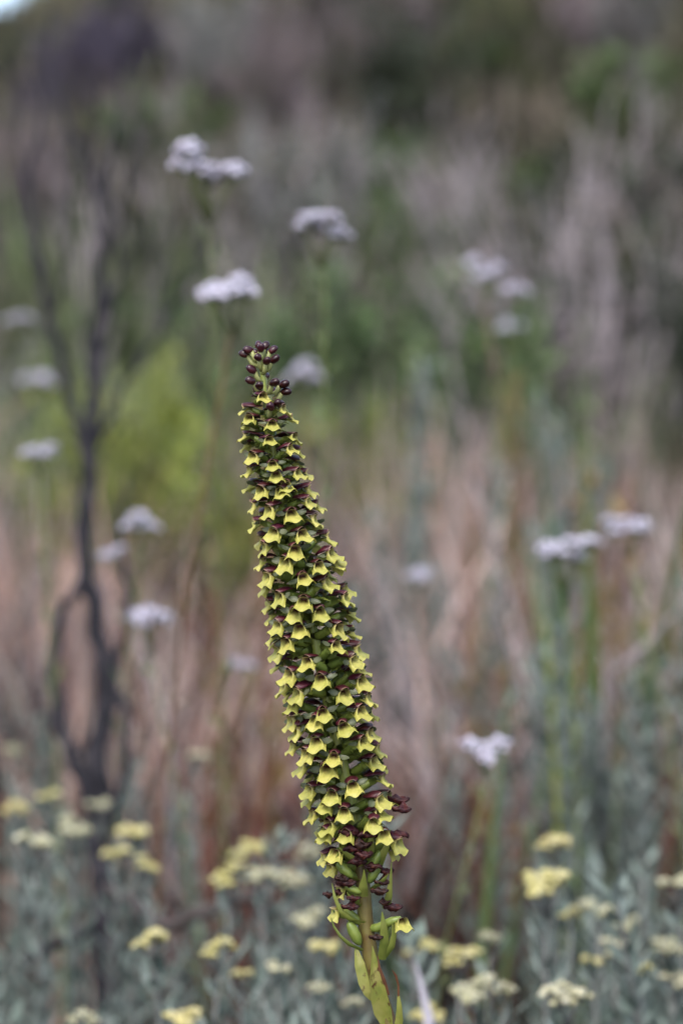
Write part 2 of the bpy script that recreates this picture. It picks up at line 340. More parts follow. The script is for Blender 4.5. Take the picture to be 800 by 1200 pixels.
tufts('hillside_scrub', [cl(.075, .075, .045), cl(.12, .11, .07), cl(.16, .135, .105), cl(.09, .105, .045), cl(.05, .045, .035)], 1500, 26, 3.3, 12.5, (.12, .40), .028, .6, 'low brown and olive scrub covering the hillside', 'scrub', sig=.10, seg=3, k=.3, m=1.6, keep=lambda u, y: .3 if u > .25 and y < 5.3 else 1)
tufts('dry_litter', [cl(.14, .11, .105), cl(.20, .16, .155)], 260, 14, .9, 2.6, (.03, .16), .008, 1.6, 'low dry litter and twigs on the dark soil', 'litter', sig=.05, seg=3)

# ------------------------------------------------------------------ green strap-leaved tufts
def strap_tuft(px, py, D, n, m, label, name='strap_leaf_tuft', W=.02):
    p = P(px, py, D); z = terrain(p.x, p.y); t = thing(name, label, 'plant', (p.x, p.y, z))
    H = p.z - z
    for i in range(n):
        b = MB(); a = rnd.uniform(0, 6.283); h = H * rnd.uniform(.7, 1.02); ln = rnd.uniform(.05, .28) * h
        pts = [Vector((math.cos(a) * (ln * (k / 6) ** 2 + .008), math.sin(a) * (ln * (k / 6) ** 2 + .008), h * k / 6 - .01)) for k in range(7)]
        b.blade(pts, Vector((math.cos(a + 1.4), math.sin(a + 1.4), 0)), W * rnd.uniform(.7, 1.1)); obj('leaf', b.mesh('leaf', m), t)
    return t
strap_tuft(712, 455, 1.78, 9, M['green_leaf'], 'upright bright green strap leaves behind the orange leaved bushes', W=.026)
strap_tuft(762, 470, 1.85, 7, M['green_leaf'], 'smaller tuft of green strap leaves beside the upright one', W=.022)
strap_tuft(540, 735, 1.38, 4, M['green_leaf'], 'short blue green strap leaves low behind the spike', W=.016)
strap_tuft(682, 700, 1.40, 5, M['lime_leaf'], 'yellow green blades among the withered red brown growth', W=.010)

# ------------------------------------------------------------------ yellow and white everlastings
def corymb(Rr, n, fr, dome, lobes=1):
    hd, pd = MB(), MB(); root = Vector((0, 0, -Rr * 1.6))
    cents = [Vector((0, 0, 0))] if lobes == 1 else [Vector((math.cos(6.283 * k / lobes + rnd.random()) * Rr * rnd.uniform(.38, .85), math.sin(6.283 * k / lobes + rnd.random()) * Rr * rnd.uniform(.38, .85), rnd.uniform(-.38, .42) * Rr)) for k in range(lobes)]
    per = n // len(cents); lr = Rr if lobes == 1 else Rr * .46
    for c in cents:
        if lobes > 1: pd.tube([root, root.lerp(c, .6) + jitv(.001), c - Vector((0, 0, lr * .5))], [.0010, .0008, .0006], 4)
        for k in range(per):
            rr = lr * math.sqrt((k + .5) / per) * rnd.uniform(.9, 1.1); a = k * 2.4
            q = c + Vector((math.cos(a) * rr, math.sin(a) * rr, dome * (1 - (rr / lr) ** 2) + rnd.uniform(-.0012, .0012)))
            f = fr * rnd.uniform(.75, 1.15); hd.ball(q, (f, f, f * rnd.uniform(.65, .95)), 7, 4, .12)
            pd.tube([c - Vector((0, 0, lr * .9)) if lobes == 1 else c - Vector((0, 0, lr * .5)), q - Vector((0, 0, f * .5))], [.0007, .0005], 3, False)
    return hd, pd
YC = []; YP = []
for Rr, n, lb in [(.011, 22, 3), (.013, 32, 4), (.009, 14, 2), (.015, 36, 5), (.012, 24, 3), (.014, 30, 4)]:
    h, p = corymb(Rr, n, .0025, Rr * .2, lb); YC.append((h.mesh('yellow_flower_head', M['yellow_head']), p.mesh('stalks', M['silver_stem']), Rr)); me = YC[-1][0].copy(); me.materials[0] = M['cream_head']; YP.append((me, YC[-1][1], Rr))
WC = []
for Rr, n, lb in [(.018, 60, 6), (.016, 44, 5), (.019, 66, 7), (.017, 50, 5), (.018, 44, 4)]:
    h, p = corymb(Rr, n, .0027, Rr * .30, lb); WC.append((h.mesh('white_flower_head', M['white_head']), p.mesh('stalks', M['green_stem']), Rr))

def everlasting(name, label, group, px, py, D, wpx, heads, stemm, leafm, leaf=(.022, .0045), step=.0045, start=.25, tilt=.14):
    top = P(px, py, D); hm = rnd.choice(heads); s = (wpx * .5 / FOC * D) / hm[2]
    bx, by = top.x + rnd.uniform(-.03, .03), top.y + rnd.uniform(-.02, .04); bz = terrain(bx, by)
    t = thing(name, label, 'plant', (bx, by, bz), group); base = Vector((bx, by, bz))
    st, fo = MB(), MB(); e = top - base - Vector((0, 0, hm[2] * s * 1.3))
    leafy_stem(st, fo, Vector((0, 0, -.02)), e, .0026 if leaf[0] > .02 else .0015, leaf[0], leaf[1], step, start, .03 if leaf[0] > .02 else .09, .55)
    obj('stem', st.mesh('stem', stemm), t); obj('foliage', fo.mesh('foliage', leafm, False), t, 'stuff')
    hd = obj('flower_head', hm[0], t); hd.location = top - base; hd.scale = (s, s, s * rnd.uniform(.85, 1.1))
    hd.rotation_euler = (rnd.uniform(-tilt, tilt), rnd.uniform(-tilt, tilt), rnd.uniform(0, 6.28))
    obj('flower_stalks', hm[1], hd)
    return t
YEL = [(42, 990, 46, 1.15), (20, 948, 34, 1.25), (85, 972, 44, 1.2), (60, 935, 30, 1.3), (140, 1003, 38, 1.2), (172, 1014, 32, 1.15), (155, 971, 40, 1.28),
 (232, 883, 26, 1.4), (295, 1000, 44, 1.2), (268, 1027, 46, 1.1), (305, 1029, 38, 1.12), (340, 1031, 42, 1.15), (180, 1100, 50, 1.02), (257, 1111, 44, 1.0),
 (325, 1137, 30, 1.0), (283, 1144, 28, 1.02), (375, 1157, 28, .98), (215, 1192, 44, .97), (362, 1076, 40, 1.1), (385, 1116, 44, 1.05), (415, 1175, 30, 1.0), (362, 1000, 34, 1.22),
 (650, 988, 42, 1.08), (640, 1036, 62, 1.03), (628, 1022, 34, 1.06), (700, 1062, 44, 1.1), (735, 1083, 28, 1.08), (668, 1071, 26, 1.07), (720, 1112, 34, 1.05), (693, 1123, 28, 1.05),
 (784, 1110, 40, 1.05), (796, 1036, 40, 1.08), (750, 1139, 28, 1.0), (540, 1121, 46, 1.02), (495, 1113, 40, 1.1), (573, 1099, 30, 1.06), (555, 1160, 56, .99), (592, 1160, 30, 1.0), (660, 1166, 62, .95), (790, 1150, 34, 1.05),
 (118, 945, 26, 1.35), (15, 880, 24, 1.5), (100, 1195, 40, 1.0), (500, 1192, 40, 1.0)]
for px, py, wp, D in YEL:
    pale = rnd.random() < .45; where = 'beside the burnt shrub' if px < 235 else 'around the spike foot' if px < 530 else 'under the tilted white head'
    size = 'wide' if wp > 42 else 'small' if wp < 33 else 'flat'
    everlasting('yellow_everlasting', f'silver leaved everlasting with {size} {"creamy" if pale else "bright"} yellow head {where}', f'{size} {"creamy" if pale else "bright"} yellow everlastings {where}', px, py, D, wp, YP if pale else YC, M['silver_stem'], M['silver'])
WH = [(243, 200, 84, 1.22, 'g', 'white everlasting with the tallest wide flower head above the burnt shrub twigs'),
 (380, 268, 66, 1.25, 'g', 'white everlasting head on a yellow green stem behind the tip of the spike'),
 (270, 342, 74, 1.16, 'r', 'white everlasting head on a reddish stem just above the spike tip'),
 (565, 316, 46, 1.7, 'r', 'faint white everlasting head in front of the dark hillside bushes'),
 (602, 338, 32, 1.75, 'g', 'faint small white everlasting head beside the taller faint one'),
 (355, 438, 50, 1.8, 'r', 'pale white everlasting head half hidden behind the spike tip'),
 (45, 530, 40, 1.45, 'g', 'small white everlasting head beside the burnt shrub trunk'),
 (165, 611, 48, 1.4, 'g', 'white everlasting head at mid height between burnt shrub branches'),
 (130, 650, 30, 1.45, 'r', 'tiny white everlasting head against the burnt trunk'),
 (172, 721, 46, 1.32, 'g', 'white everlasting head low beside the forked burnt branch'),
 (662, 648, 66, 1.28, 'g', 'white everlasting with wide flat head above yellow green blades'),
 (735, 619, 50, 1.36, 'g', 'white everlasting head beside the wide flat one'),
 (572, 876, 54, 1.12, 'g', 'white everlasting with tilted head low in the red brown growth'),
 (490, 672, 30, 1.6, 'r', 'pale small everlasting head in the tan grass'),
 (286, 780, 28, 1.5, 'r', 'pale small everlasting head beside the spike middle'),
 (25, 374, 34, 2.0, 'g', 'faint pale everlasting head behind the leaning burnt stem'),
 (45, 445, 40, 2.2, 'g', 'faint wide everlasting head far behind the burnt shrub'),
 (595, 385, 30, 2.1, 'g', 'pale everlasting head standing in the grey stems')]
for px, py, wp, D, k, lab in WH:
    t = everlasting('white_everlasting', lab, None, px, py, D, wp, WC, M['green_stem' if k == 'g' else 'red_stem'], M['green_leaf' if k == 'g' else 'olive_leaf'], (.016, .0035), .014, .5, .3 if px == 572 else .12)
# silver leafy shoots without flowers
SM = []
for i in range(5):
    st, fo = MB(), MB()
    for k in range(6):
        a = rnd.uniform(0, 6.283); w_ = rnd.uniform(.01, .085); h = rnd.uniform(.22, .42)
        leafy_stem(st, fo, Vector((math.cos(a) * .015, math.sin(a) * .015, -.02)), Vector((math.cos(a) * w_, math.sin(a) * w_, h)), .0025, .019, .0065, .0030, .2, .04, .55)
    SM.append((st.mesh('silver_stem', M['silver_stem']), fo.mesh('silver_foliage', M['silver'], False)))
def near(x, y):
    px = 400 + x / y * FOC; return 'beside the burnt shrub' if px < 235 else 'around the spike foot' if px < 530 else 'under the tilted white head'
def silver(x, y, s): return put_shrub('silver_bush', 'silver grey felted leafy bush without flowers ' + near(x, y), 'bush', 'silver grey leafy bushes ' + near(x, y), rnd.choice(SM), x, y, s, rnd.uniform(0, 6.28))
for y in (.98, 1.1, 1.22, 1.36):
    half = .19 * y + .12
    for i in range(7):
        x = -half + 2 * half * (i + rnd.uniform(.1, .9)) / 7; yy = y + rnd.uniform(-.05, .05)
        u = x / (.1714 * yy)
        if .1 < u < .45 and yy > 1.05 and rnd.random() < .7: continue
        if abs(u + .69) < .13 and yy < 1.3: continue
        silver(x, yy, rnd.uniform(.85, 1.12))
for px, py, D in [(755, 780, 1.5), (790, 850, 1.4), (720, 820, 1.45), (640, 800, 1.6), (610, 850, 1.5), (800, 760, 1.6), (690, 880, 1.4), (30, 930, 1.45), (400, 900, 1.6), (265, 900, 1.5), (690, 530, 2.1), (640, 580, 1.9), (440, 560, 2.1), (510, 490, 2.3)]:
    p = P(px, py, D); gap = p.z - terrain(p.x, p.y); t = silver(p.x, p.y, 1); k = gap / .38; t.scale = (k ** .5, k ** .5, k)
    w_ = 'in the dry grass at the foot of the hillside' if D > 1.75 else 'rising behind the everlastings ' + near(p.x, p.y); t['label'] = 'taller silver grey bush ' + w_; t['group'] = 'taller silver grey bushes ' + w_

# ------------------------------------------------------------------ burnt shrub
BK = .82
def bd(py): return -.20 + .75 * max(0, (1200 - py)) / 1200
bp0 = P(126, 1215, 1.42 + bd(1215)); bz = terrain(bp0.x, bp0.y)
burnt = thing('burnt_shrub', 'tall charred shrub with forked black stems and bare twigs', 'dead shrub', (bp0.x, bp0.y, bz))
borg = Vector((bp0.x, bp0.y, bz))
def limb(name, pts, r0, r1, parent=burnt):
    w_ = [P(a, b, D + bd(b)) - borg for a, b, D in pts]; r0 *= BK; r1 *= BK
    if name == 'trunk': w_ = [Vector((0, 0, -.03))] + w_
    fine = []
    for i in range(len(w_) - 1):
        for k in range(4): fine.append(w_[i].lerp(w_[i + 1], k / 4) + (jitv(.0025) if k else Vector()))
    fine.append(w_[-1]); n = len(fine); b = MB()
    b.tube(fine, [(r0 + (r1 - r0) * i / (n - 1)) * rnd.uniform(.9, 1.1) for i in range(n)], 8)
    return obj(name, b.mesh(name, M['burnt']), parent)
limb('trunk', [(126, 1120, 1.42), (118, 1010, 1.42), (112, 900, 1.42), (125, 810, 1.42), (112, 720, 1.42), (100, 660, 1.42), (104, 580, 1.43), (108, 480, 1.44), (114, 380, 1.45), (122, 290, 1.45), (122, 225, 1.45)], .0105, .0065)
limb('branch', [(118, 965, 1.42), (88, 900, 1.4), (68, 840, 1.4), (62, 770, 1.4), (72, 720, 1.4), (98, 680, 1.41)], .006, .0055)
limb('branch', [(106, 560, 1.43), (82, 470, 1.41), (66, 400, 1.4), (50, 330, 1.4), (36, 260, 1.4), (34, 200, 1.4), (50, 130, 1.4), (40, 50, 1.4)], .0062, .003)
limb('branch', [(122, 240, 1.45), (100, 185, 1.46), (75, 135, 1.48), (58, 80, 1.5), (62, 10, 1.5)], .0055, .0025)
limb('branch', [(122, 225, 1.45), (136, 170, 1.46), (140, 100, 1.48), (160, 20, 1.5)], .0045, .002)
limb('branch', [(128, 800, 1.42), (148, 740, 1.4), (152, 690, 1.4), (140, 630, 1.4), (150, 560, 1.4)], .005, .002)
limb('branch', [(120, 1000, 1.42), (146, 900, 1.38), (150, 840, 1.38), (128, 780, 1.4)], .004, .0035)
limb('branch', [(112, 520, 1.44), (150, 440, 1.5), (190, 385, 1.55), (222, 330, 1.58), (245, 285, 1.6)], .0045, .002)
limb('branch', [(116, 420, 1.45), (140, 330, 1.4), (142, 240, 1.38), (160, 160, 1.36), (165, 60, 1.36)], .0035, .0015)
limb('branch', [(60, 370, 1.4), (78, 300, 1.36), (84, 220, 1.35), (78, 150, 1.35)], .0028, .0015)
limb('branch', [(126, 1080, 1.42), (70, 1105, 1.38), (30, 1130, 1.36)], .005, .003)
limb('branch', [(122, 1040, 1.42), (190, 1085, 1.34), (240, 1072, 1.32), (300, 1050, 1.30)], .006, .005).data.materials[0] = M['twig']
for k, (a, b, c, d) in enumerate([(108, 480, 88, 330), (114, 380, 170, 250), (50, 330, 20, 200), (36, 250, 12, 120), (122, 290, 95, 150), (105, 620, 60, 520), (112, 540, 165, 480), (100, 190, 118, 90), (128, 830, 175, 760), (190, 385, 205, 270)]):
    limb('twig', [(a, b, 1.44), ((a + c) / 2 + rnd.uniform(-10, 10), (b + d) / 2, 1.44), (c, d, 1.44 + rnd.uniform(-.06, .06))], .0022, .0008)
# other burnt twigs standing in the growth
bare = [bare_shrub_mesh('charred_twigs', .5, .2, 3, M['burnt'], .0035, 3) for _ in range(2)]
for px, py, D in [(200, 800, 1.6), (265, 830, 1.55), (545, 880, 1.55), (30, 640, 1.8), (470, 800, 1.8), (700, 930, 1.5)]:
    p = P(px, py, D); t = put_shrub('charred_twig', 'thin charred upright twigs standing in the red brown growth', 'dead shrub', 'thin charred twigs in the growth', (rnd.choice(bare),), p.x, p.y, 1, rnd.uniform(0, 6))
    gap = p.z - terrain(p.x, p.y); t.scale = (1, 1, gap / .5)
# slanting pale dry stalks on the right and the pale dry leaf by the spike foot
def stalk(px0, py0, px1, py1, D0, D1, r, m, name, label):
    a, b = P(px0, py0, D0), P(px1, py1, D1); gz = terrain(a.x, a.y); o = Vector((a.x, a.y, gz))
    t = MB(); pts = [Vector((0, 0, -.02)), (a - o) * .6, a - o]; 
    for i in range(1, 7): pts.append((a - o).lerp(b - o, i / 6) + jitv(.002))
    t.tube(pts, [r * (1 - .5 * i / 8) for i in range(9)], 6); q = obj(name, t.mesh(name, m)); q.location = o; return tag(q, label, 'stalk')
stalk(640, 860, 555, 560, 1.7, 1.75, .0034, M['pale_twig'], 'dry_stalk', 'long slanting mauve grey dry stalk behind the spike')
stalk(620, 840, 575, 700, 1.6, 1.6, .0032, M['pale_twig'], 'dry_stalk', 'short pinkish dry stalk leaning against the long slanting one')
stalk(755, 900, 705, 765, 1.75, 1.75, .0030, M['pale_twig'], 'dry_stalk', 'pale dry stalk leaning among silver grey bushes')
stalk(710, 790, 800, 715, 1.5, 1.55, .0026, M['pale_twig'], 'dry_stalk', 'thin pale stalk slanting towards the grey bushes')
stalk(200, 870, 160, 740, 1.7, 1.75, .0028, M['pale_twig'], 'dry_stalk', 'greenish grey dry stalk beside the burnt shrub')
b = MB(); a0, a1 = P(503, 1260, .94), P(487, 1128, .96); o = Vector((a0.x, a0.y, terrain(a0.x, a0.y)))
b.blade([Vector((0, 0, -.01)), (a0 - o) * .5 + Vector((.004, 0, 0)), a0 - o, (a0 - o).lerp(a1 - o, .5) + Vector((.003, 0, 0)), a1 - o], Vector((1, .2, 0)).normalized(), .0105)
b.tube([Vector((0, 0, -.01)), (a0 - o) * .5 + Vector((.004, 0, 0)), a0 - o, (a0 - o).lerp(a1 - o, .5) + Vector((.003, 0, 0))], [.0012] * 4, 5)
q = obj('dry_leaf', b.mesh('dry_leaf', M['dry_pale'])); q.location = o; tag(q, 'pale whitish dry blade standing close beside the spike foot', 'leaf')

# ------------------------------------------------------------------ the flower spike
SD = 0.70; PX = SD / FOC                                       # metres per photo pixel at the spike
AX = [(305, 412), (311, 470), (318, 520), (330, 580), (345, 640), (358, 700), (371, 760), (384, 820), (397, 880), (409, 930), (419, 980), (425, 1040), (429, 1090), (437, 1140), (447, 1175), (458, 1210)]
def ax_px(py):
    for (x0, y0), (x1, y1) in zip(AX, AX[1:]):
        if py <= y1: return x0 + (x1 - x0) * (py - y0) / (y1 - y0)
    return AX[-1][0]
RAD = [(405, 14), (430, 22), (450, 26), (480, 34), (500, 37), (550, 40), (600, 45), (650, 52), (700, 55), (750, 57), (800, 58), (850, 58), (900, 58), (950, 54), (1000, 52), (1080, 48)]
def rad_px(py):
    for (y0, a), (y1, b_) in zip(RAD, RAD[1:]):
        if py <= y1: return a + (b_ - a) * (py - y0) / (y1 - y0)
    return 48
foot = P(470, 1230, SD); fx, fy = foot.x + .012, foot.y - .02
sb = Vector((fx, fy, terrain(fx, fy)))
spike = thing('flower_spike', 'tall leaning flower spike crowded with yellow green bells under maroon hoods', 'flower', sb)
def S(px, py, dy=0): return P(px, py, SD) - sb + Vector((0, dy, 0))
pts = [S(ax_px(y), y) for y in range(1004, 405, -12)]
st = MB(); st.tube(pts, [(2.6 - 1.7 * i / (len(pts) - 1)) * .001 for i in range(len(pts))], 10)
obj('rachis', st.mesh('rachis', M['rachis']), spike)
low = [S(ax_px(y), y) for y in range(982, 1211, 12)]; e = low[-1]
low = [Vector((0, 0, -.02)), Vector((.002, 0, e.z * .33)), Vector((.004, .002, e.z * .7))] + low[::-1]
st = MB(); st.tube(low, [.0042, .004, .0036] + [.0031 - .0006 * i / 19 for i in range(20)], 12)
obj('stem', st.mesh('lower_stem', M['lower_stem']), spike)

def mix(a, b, t): return tuple(a[i] + (b[i] - a[i]) * t for i in range(3)) + (1,)
YEL_, YG, RED, PINK = cl(.50, .465, .105), cl(.35, .36, .07), cl(.075, .012, .010), cl(.36, .25, .17)
MAR, MAR2, TAN = cl(.034, .004, .008), cl(.066, .008, .014), cl(.28, .17, .11)
mm = .001
def lip_mesh(seed, openness=1.0, flare=1.0):
    r = random.Random(seed); b = MB(); b.c = []; NU, NV = 28, 12; U = 1.75
    ph = r.uniform(-.15, .15); l1, l2, l3 = r.uniform(.8, 1.2), r.uniform(.8, 1.2), r.uniform(.7, 1.2)
    for j in range(NV + 1):
        t = j / NV
        for i in range(NU + 1):
            s = -U + 2 * U * i / NU; a = abs(s); sg = 1 if s > 0 else -1
            wv = (1.95 + 1.65 * flare * t ** 1.25)
            if a <= 1: x = wv * math.sin(s * math.pi / 2 * .92) / math.sin(math.pi / 2 * .92); y = -1.5 * (a ** 2.4)
            else: x = sg * wv * (1 - .38 * (a - 1)); y = -1.5 - 3.6 * (a - 1)
            bk = max(0, a - 1) / (U - 1)
            z = -t * (4.5 * (1 - .62 * bk))
            # arch: the top edge curves down at the sides
            z -= (1 - t) * 1.25 * min(a, 1.2) ** 2.2
            # three-lobed lower edge
            lob = (l1 if s < -.5 else l3 if s > .5 else l2) * math.cos(3.0 * s + ph) ** 2
            if a < 1.15: z -= t ** 3 * 1.25 * (lob - .45)
            # outward flare at the rim, curled lobes
            y += openness * (1.0 * t ** 1.5 + .75 * t ** 5)
            # throat: deep recess under the arch, with a folded midrib below it
            thr = max(0, 1 - (s / (.62 + .12 * t)) ** 2) * max(0, 1 - t / .78) * min(1, t / .06)
            y -= 3.4 * thr ** .75
            y += .55 * math.exp(-(s / .16) ** 2) * math.sin(min(1, t * 1.15) * math.pi)
            y -= .35 * (math.exp(-((a - .34) / .13) ** 2)) * math.sin(min(1, t) * math.pi)
            # rolled upper rim
            rim = max(0, 1 - t / .14)
            y += .35 * rim * max(0, 1 - a)
            n_ = .10 * math.sin(5.1 * s + 9 * t + seed) * t
            b.v.append(Vector((x + n_, y + n_, z)) * mm)
            c = mix(YEL_, YG, min(1, bk * .9 + .35 * (1 - t) * min(1, a)))
            c = mix(c, RED, min(1, max(0, thr * 2.3 - .45)))
            c = mix(c, PINK, .75 * max(0, 1 - t / .2) * (1 if a < 1.1 else .5) * (1 - min(1, thr * 2) * (0 if t < .05 else .8)))
            b.c.append(c)
    for j in range(NV):
        for i in range(NU):
            q = j * (NU + 1) + i; b.f.append((q, q + NU + 1, q + NU + 2, q + 1))
    me = b.mesh('lip', M['lip']); return me
def hood_mesh(seed):
    r = random.Random(seed); b = MB(); b.c = []; NU, NV = 14, 12
    arch = r.uniform(.5, 1.0)
    for j in range(NV + 1):
        v = j / NV; y = -6.6 + 6.9 * v
        wv = 2.2 * math.sin(math.pi * min(1, .07 + v * .80)) ** .75 * (1.08 if v > .8 else 1)
        hv = .85 * math.sin(math.pi * min(1, .10 + v * .78)) ** .8
        for i in range(NU + 1):
            an = math.pi * (i / NU) * 1.16 - .08 * math.pi
            x = wv * math.cos(an); z = hv * math.sin(an) * (1 + .22 * math.exp(-(math.cos(an) / .2) ** 2)) + arch * math.sin(v * math.pi) * .45 - .35 - (.55 * abs(math.cos(an)) ** 2 * v) + .12 * math.sin(7 * v + seed)
            yy = y - (.9 * abs(math.cos(an)) ** 2 if v > .7 else 0) * (v - .7) / .3
            b.v.append(Vector((x, yy, z)) * mm)
            c = mix(MAR, MAR2, .5 + .5 * math.sin(3 * v + seed + i))
            c = mix(c, TAN, max(0, (v - .93) / .07) * .85)
            c = mix(c, cl(.22, .16, .05), max(0, .14 - v) * 3)
            b.c.append(c)
    for j in range(NV):
        for i in range(NU):
            q = j * (NU + 1) + i; b.f.append((q, q + 1, q + NU + 2, q + NU + 1))
    return b.mesh('hood', M['hood'])
def sepal_mesh(seed):
    r = random.Random(seed); b = MB(); NU, NV = 6, 8; cup = r.uniform(.3, .7)
    for j in range(NV + 1):
        v = j / NV; wv = 1.15 * math.sin(math.pi * (.06 + .92 * v)) ** .65
        for i in range(NU + 1):
            s = -1 + 2 * i / NU
            b.v.append(Vector((v * 3.9, s * wv * 1.0, cup * s * s * .6 - .35 * math.sin(v * math.pi) + .25 * v)) * mm)
    for j in range(NV):
        for i in range(NU): q = j * (NU + 1) + i; b.f.append((q, q + 1, q + NU + 2, q + NU + 1))
    return b.mesh('sepal', M['sepal'])
def ovary_mesh(seed):                       # unit length from stem (y=-1) to flower (y=0)
    b = MB(); r = random.Random(seed)
    p = [Vector((0, -1, -.0030)), Vector((0, -.75, -.0030)), Vector((0, -.5, -.0024)), Vector((0, -.25, -.0014)), Vector((0, .05, -.0007))]
    n = 9; rr = [.0009, .0014, .0016, .0014, .0009]
    for i, q in enumerate(p):
        for k in range(n):
            an = 6.283 * k / n; rb = rr[i] * (1 + .12 * math.cos(3 * an)); b.v.append(q + Vector((math.cos(an) * rb, 0, math.sin(an) * rb)))
    for i in range(4):
        for k in range(n): b.f.append((i * n + k, i * n + (k + 1) % n, (i + 1) * n + (k + 1) % n, (i + 1) * n + k))
    b.f.append(tuple(range(n - 1, -1, -1))); b.f.append(tuple(range(4 * n, 5 * n)))
    return b.mesh('ovary', M['ovary'])
def blade_mesh(name, pts, widths, m, side=None, cup=.25, NU=6):
    b = MB(); pts = [Vector(p) for p in pts]; n = len(pts)
    for i, p in enumerate(pts):
        t = (pts[min(i + 1, n - 1)] - pts[max(i - 1, 0)]).normalized(); sd = side if side else Vector((1, 0, 0))
        sd = (sd - t * sd.dot(t)).normalized(); nr = t.cross(sd)
        for k in range(NU + 1):
            s = -1 + 2 * k / NU; b.v.append(p + sd * s * widths[i] + nr * cup * widths[i] * s * s)
    for i in range(n - 1):
        for k in range(NU): q = i * (NU + 1) + k; b.f.append((q, q + 1, q + NU + 2, q + NU + 1))
    return b.mesh(name, m)
def bract_mesh(seed):
    r = random.Random(seed); L = r.uniform(8, 11); dr = r.uniform(1.5, 4)
    pts = [Vector((r.uniform(-.2, .2) * i, L * i / 7, -dr * (i / 7) ** 2)) * mm for i in range(8)]
    return blade_mesh('bract', pts, [x * mm for x in (1.3, 1.75, 1.9, 1.7, 1.35, .95, .5, .06)], M['bract'], cup=-.35)
def bud_mesh(seed):
    r = random.Random(seed); b = MB(); b.ball(Vector((0, 0, 0)), (1.35 * mm, 1.95 * mm, 1.3 * mm), 12, 9)
    for v in b.v:
        v.x *= 1 + .12 * (v.y / (1.95 * mm)); an = math.atan2(v.z, v.x); k = 1 + .07 * math.cos(3 * an + r.random()); v.x *= k; v.z *= k
    return b.mesh('bud', M['bud'])
LIPS = [lip_mesh(i, rnd.uniform(.8, 1.2), rnd.uniform(.9, 1.1)) for i in range(6)]
HALF = [lip_mesh(20 + i, .4, .6) for i in range(2)]
HOODS = [hood_mesh(i) for i in range(4)]; SEPS = [sepal_mesh(i) for i in range(3)]; OVS = [ovary_mesh(0)]
BRS = [bract_mesh(i) for i in range(4)]; BUDS = [bud_mesh(i) for i in range(3)]
def wilt_mesh(seed):
    r = random.Random(seed); b = MB(); b.ball(Vector((0, 0, 0)), (1.5 * mm, 3.3 * mm, 1.3 * mm), 16, 16)
    for v in b.v:
        an = math.atan2(v.z, v.x); k = .8 + .38 * math.sin(2 * an + v.y * 1100 + seed) + .25 * math.sin(5 * an - v.y * 2100 + seed * 2); k *= 1 + .35 * math.sin(v.y * 1500 + seed); v.x *= k; v.z *= k; v.z -= 70 * v.y * v.y * (1 if seed % 2 else -.6); v.x += .0006 * math.sin(v.y * 1300 + seed)
    return b.mesh('wilted', M['wilted'])
WILT = [wilt_mesh(i) for i in range(3)]

def frame(py, theta):
    x = ax_px(py); p = S(x, py); q = S(ax_px(py - 20), py - 20)
    axis = (q - p).normalized(); upv = (axis * .55 + Vector((0, 0, 1)) * .45).normalized()
    out = Vector((math.sin(theta), -math.cos(theta), 0)); out = (out - upv * out.dot(upv)).normalized()
    rt = out.cross(upv); return p, rt, out, upv
def place(o, p, rt, out, upv, eul, s):
    m = Matrix((rt, out, upv)).transposed().to_4x4()
    o.matrix_basis = Matrix.Translation(p) @ m @ Euler(eul).to_matrix().to_4x4() @ Matrix.Diagonal((s[0], s[1], s[2], 1))
def add_flower(py, theta, kind='open', rscale=1.0, scale=None, pit=None):
    p, rt, out, upv = frame(py, theta); s = (scale or (.86 + .22 * ss(440, 720, py))) * rnd.uniform(.9, 1.08); rr = rad_px(py) * PX * rscale
    e = (rnd.uniform(-.06, .26) if pit is None else pit, rnd.gauss(0, .14), rnd.gauss(0, .2))
    tipd = rr - 1.6 * mm * s
    f = obj('flower', rnd.choice(HALF if kind == 'half' else LIPS), spike)
    place(f, p + out * tipd, rt, out, upv, e, (s, s, s * (.8 + .2 * ss(480, 640, py))))
    h = obj('hood', rnd.choice(HOODS), f); h.location = (0, -.1 * mm, .6 * mm); h.rotation_euler = (rnd.uniform(-.05, .10), 0, 0); hk = 1 + .22 * (1 - ss(500, 660, py)); h.scale = (rnd.uniform(.9, 1.1) * hk, rnd.uniform(.9, 1.12) * hk, rnd.uniform(.85, 1.1) * hk)
    if kind != 'half':
        for sg in (-1, 1):
            q = obj('sepal', rnd.choice(SEPS), f); q.location = (sg * 1.6 * mm, -2.4 * mm, rnd.uniform(-1.6, -.6) * mm)
            q.rotation_euler = (-rnd.uniform(.6, 1.15), rnd.uniform(-.25, .25), rnd.uniform(-.25, .35))
            if sg < 0: q.rotation_euler = (rnd.uniform(.6, 1.15), rnd.uniform(-.25, .25), math.pi - rnd.uniform(-.25, .35))
    ov = obj('ovary', OVS[0], f); L = max(3 * mm, (tipd / s - 3.2 * mm - 1.0 * mm)); ov.location = (0, -3.4 * mm, -.6 * mm); ov.scale = (1, L, 1)
    if rnd.random() < .75:
        br = obj('bract', rnd.choice(BRS), f); br.location = (0, -3.6 * mm - L, -5.0 * mm); br.rotation_euler = (rnd.uniform(-.25, .25), 0, rnd.uniform(-.3, .3))
    return f
